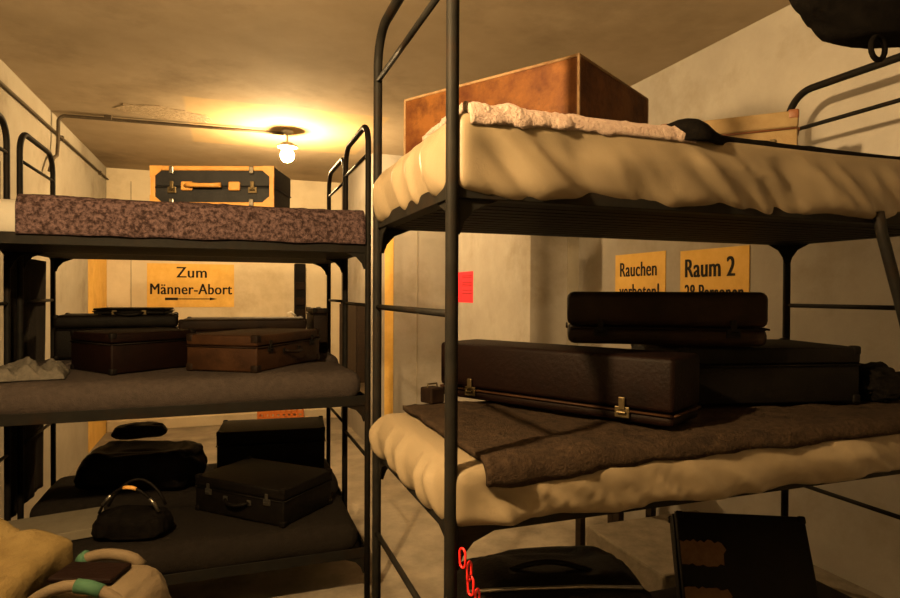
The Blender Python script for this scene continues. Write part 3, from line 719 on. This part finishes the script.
# ---------------------------------------------------------------- front left bags on a low table
t = empty('low_table', (-0.55, 1.75, 0), 0, 'dark wooden table under the two pale bags', 'table')
bm = bmesh.new(); bx(bm, (0, 0, 0.40), (0.9, 0.6, 0.03), 0.004); fin('tabletop', bm, M_dkwood, t)
for sx in (-1, 1):
    for sy in (-1, 1):
        bm = bmesh.new(); bx(bm, (sx*0.41, sy*0.26, 0.1925), (0.045, 0.045, 0.385), 0.003); fin('leg', bm, M_dkwood, t)
# ochre rucksack: two slumped box forms in one body
t = empty('rucksack', (-0.67, 1.76, 0.417), R_(-18), 'ochre canvas rucksack slumped at the lower left corner', 'rucksack')
def sack(x, n):
    x = Vector((x.x, x.y, x.z*0.9)); q = x + n*(0.030*nz(x.x*4, x.y*4, x.z*4+2)-0.022*ridge(x.x*7+x.z*4, x.z*9-x.x*3, 2.0)-0.014*ridge(x.x*4-x.z*8, x.z*5+x.x*6, 5.0)+0.006*nz(x.x*22, x.y*22, x.z*22))
    q.z -= 0.24*max(0, x.x)*1.0*(x.z/0.5)
    return q
bm = slab_bm(-0.28, 0.26, -0.17, 0.17, 0.0, 0.56, 0.035, 0.022, sack); fin('body', bm, M_canv, t, True)
bm = slab_bm(-0.285, 0.263, -0.182, 0.17, 0.47, 0.585, 0.03, 0.022, lambda x, n: sack(x, n)+Vector((0, 0, -0.02*math.sin(x.x*9)-0.03*max(0, -x.y)*4))); fin('flap', bm, M_canv, t, True)
bm = bmesh.new(); tube(bm, [(0.24, -0.13, 0.36), (0.262, -0.10, 0.28), (0.285, -0.06, 0.16), (0.262, -0.05, 0.06)], 0.012, 8); s_ = fin('strap', bm, M_leath_dk, t, True); s_['label'] = 'dark leather strap'
# beige handbag
t = bag('carrier_bag', 'beige rounded bag with padded handles beside the rucksack at lower left', (-0.278, 1.64, 0.417), R_(-22), 0.28, 0.26, 0.42, M_cbag, 4, False, sq=0.5, lump=0.01)
bm = bmesh.new(); tube(bm, [(-0.115+0.16*k/8, 0.09, 0.395+0.028*math.sin(math.pi*k/8)**0.5) for k in range(9)], 0.014, 10); h = fin('handle', bm, M_cbag, t, True)
b2 = bmesh.new(); tube(b2, [(-0.112, 0.09, 0.40), (-0.105, 0.09, 0.41), (-0.095, 0.09, 0.417)], 0.017, 10); fin('tape', b2, M_green, h, True)
bm = bmesh.new(); pts = [(-0.15+0.29*k/10, -0.09, 0.345+0.085*math.sin(math.pi*k/10)**0.7) for k in range(11)]; tube(bm, pts, 0.013, 10); h = fin('handle', bm, M_cbag, t, True)
b2 = bmesh.new(); tube(b2, pts[5:8], 0.0155, 10); fin('tape', b2, M_green, h, True)
bm = bmesh.new(); bx(bm, (-0.03, 0.0, 0.418), (0.15, 0.09, 0.012), 0.004); p_ = fin('opening_panel', bm, M_leath_rd, t); p_['label'] = 'reddish panel between the handles'

# ---------------------------------------------------------------- near bunk, bottom tier
Z_RB = RT-2*SP+0.165
t = bag('holdall', 'large dark holdall with a zip on the bottom tier of the near bunk', (0.86, 1.54, Z_RB), R_(-14), 0.60, 0.38, 0.325, M_leath_bk, 12, False, sq=0.5, lump=0.02)
bm = bmesh.new(); tube(bm, [(-0.25, -0.10, 0.300), (-0.13, -0.12, 0.312), (0.05, -0.13, 0.315), (0.22, -0.13, 0.305)], 0.005, 6); fin('zip', bm, M_chrome, t, True)
bm = bmesh.new(); tube(bm, [(-0.16+0.28*k/10, -0.03, 0.305+0.035*math.sin(math.pi*k/10)) for k in range(11)], 0.008, 8); fin('handle', bm, M_leath_bk, t, True)
# leaning black case with torn labels
t = suitcase('suitcase', 'black suitcase with two torn paper labels on the bottom tier of the near bunk', (1.50, 1.60, Z_RB), 0, 0.40, 0.34, 0.13, M_leath_bk, M_leath_bk, seam=0.3, corners=0.025, bev=0.007, handle=False, rot=(0, 0, 0), hw=M_chrome)
t.location = (1.60, 1.60, Z_RB+0.155); t.rotation_euler = (R_(62), 0, R_(-27))
for z0, z1 in ((-0.15, -0.09), (-0.02, 0.05)):
    bm = bmesh.new()
    random.seed(int(z0*100)+50)
    n = 12; top = [(-0.20+0.13*k/n, z1+0.006*random.uniform(-1, 1)) for k in range(n+1)]; bot = [(-0.07-0.13*k/n, z0+0.006*random.uniform(-1, 1)) for k in range(n+1)]
    prism(bm, top+[(-0.058, (z0+z1)/2+0.012), (-0.068, (z0+z1)/2)]+bot, (0, 0.03, 0.1325), (1, 0, 0), (0, 1, 0), (0, 0, 1), 0.001)
    l_ = fin('torn_label', bm, M_label, t); l_['label'] = 'torn brown paper label'
# red chain clipped to the middle tier corner
t = empty('plastic_chain', (RX+0.022, RY-0.02, RT-SP-0.012), 0, 'red plastic chain hanging below the middle tier beside the near post', 'chain')
pz = -0.0
for k in range(16):
    bm = bmesh.new(); n = 14; px = 0.0095*k+ (0.004 if k % 2 else -0.002)
    zc = -0.030-0.031*k
    pts = []
    for i in range(n):
        a_ = 2*math.pi*i/n
        lx, lz = 0.0095*math.cos(a_), 0.0125*math.sin(a_)+math.copysign(0.0085, math.sin(a_) if abs(math.sin(a_)) > 1e-6 else 1)
        if k % 2: pts.append((px+lx*0.75, lx*0.6, zc+lz))
        else: pts.append((px+lx*0.35, -lx*0.9, zc+lz))
    tube(bm, pts, 0.0026, 6, closed=True); fin('chain_link', bm, M_redp, t, True)

# ---------------------------------------------------------------- things beyond
t = empty('plastic_crate', (0.56, 7.10, 0), R_(-8), 'orange slotted plastic crate on the floor by the back wall', 'crate')
bm = bmesh.new()
for s in (-1, 1):
    for z in (0.015, 0.07, 0.13, 0.19, 0.25): bx(bm, (0, s*0.14, z), (0.48, 0.012, 0.028)); bx(bm, (s*0.24, 0, z), (0.012, 0.28, 0.028))
    for k in range(9): bx(bm, (-0.235+0.47*k/8, s*0.14, 0.13), (0.018, 0.012, 0.25))
    for k in range(5): bx(bm, (s*0.24, -0.13+0.26*k/4, 0.13), (0.012, 0.018, 0.25))
fin('side_walls', bm, M_orange, t)
bm = bmesh.new(); bx(bm, (0, 0, 0.005), (0.48, 0.28, 0.01)); fin('crate_base', bm, M_orange, t)
# dark wooden cabinet on the far side wall
t = empty('wall_cabinet', (XR3-0.052, 6.42, 0.62), 0, 'dark wooden wall cabinet on the far side wall beyond the bunks', 'cabinet')
bm = bmesh.new(); bx(bm, (0, 0, 0.39), (0.10, 0.96, 0.78), 0.004); fin('carcass', bm, M_dkwood, t)
for k in (-1, 1):
    bm = bmesh.new(); bx(bm, (-0.058, k*0.24, 0.39), (0.014, 0.46, 0.74), 0.003); d_ = fin('door', bm, M_dkwood, t)
    b2 = bmesh.new(); tube(b2, [(-0.066, k*0.04, 0.39), (-0.082, k*0.04, 0.39)], 0.008, 8); fin('knob', b2, M_brass, d_)
# dark switch cabinet on the back wall
t = empty('switch_cabinet', (0.79, YB-0.065, 0.9), 0, 'narrow dark switch cabinet with white handle on the back wall', 'cabinet')
bm = bmesh.new(); bx(bm, (0, 0, 0.39), (0.12, 0.12, 1.10), 0.006); fin('housing', bm, M_leath_bk, t)
for z in (0.20, 0.36, 0.50, 0.68):
    bm = bmesh.new(); bx(bm, (0, -0.066, z), (0.11, 0.012, 0.09), 0.004); fin('fuse_panel', bm, M_leath_dk, t)
bm = bmesh.new(); tube(bm, [(-0.05, -0.07, 0.33), (-0.11, -0.11, 0.38), (-0.15, -0.11, 0.36)], 0.013, 8); fin('lever', bm, M_white, t, True)
# wooden stool beyond the near bunk
t = empty('wooden_stool', (2.12, 3.02, 0), R_(15), 'dark wooden stool behind the near bunk, below its middle tier', 'stool')
bm = bmesh.new(); bx(bm, (0, 0, 0.655), (0.34, 0.34, 0.03), 0.004); fin('seat', bm, M_dkwood, t)
for sx in (-1, 1):
    for sy in (-1, 1):
        bm = bmesh.new(); bx(bm, (sx*0.14, sy*0.14, 0.32), (0.042, 0.042, 0.64), 0.003); fin('leg', bm, M_dkwood, t)
for z in (0.20, 0.45):
    for s in (-1, 1):
        bm = bmesh.new(); bx(bm, (0, s*0.14, z), (0.26, 0.02, 0.04), 0.002); fin('stretcher', bm, M_dkwood, t)
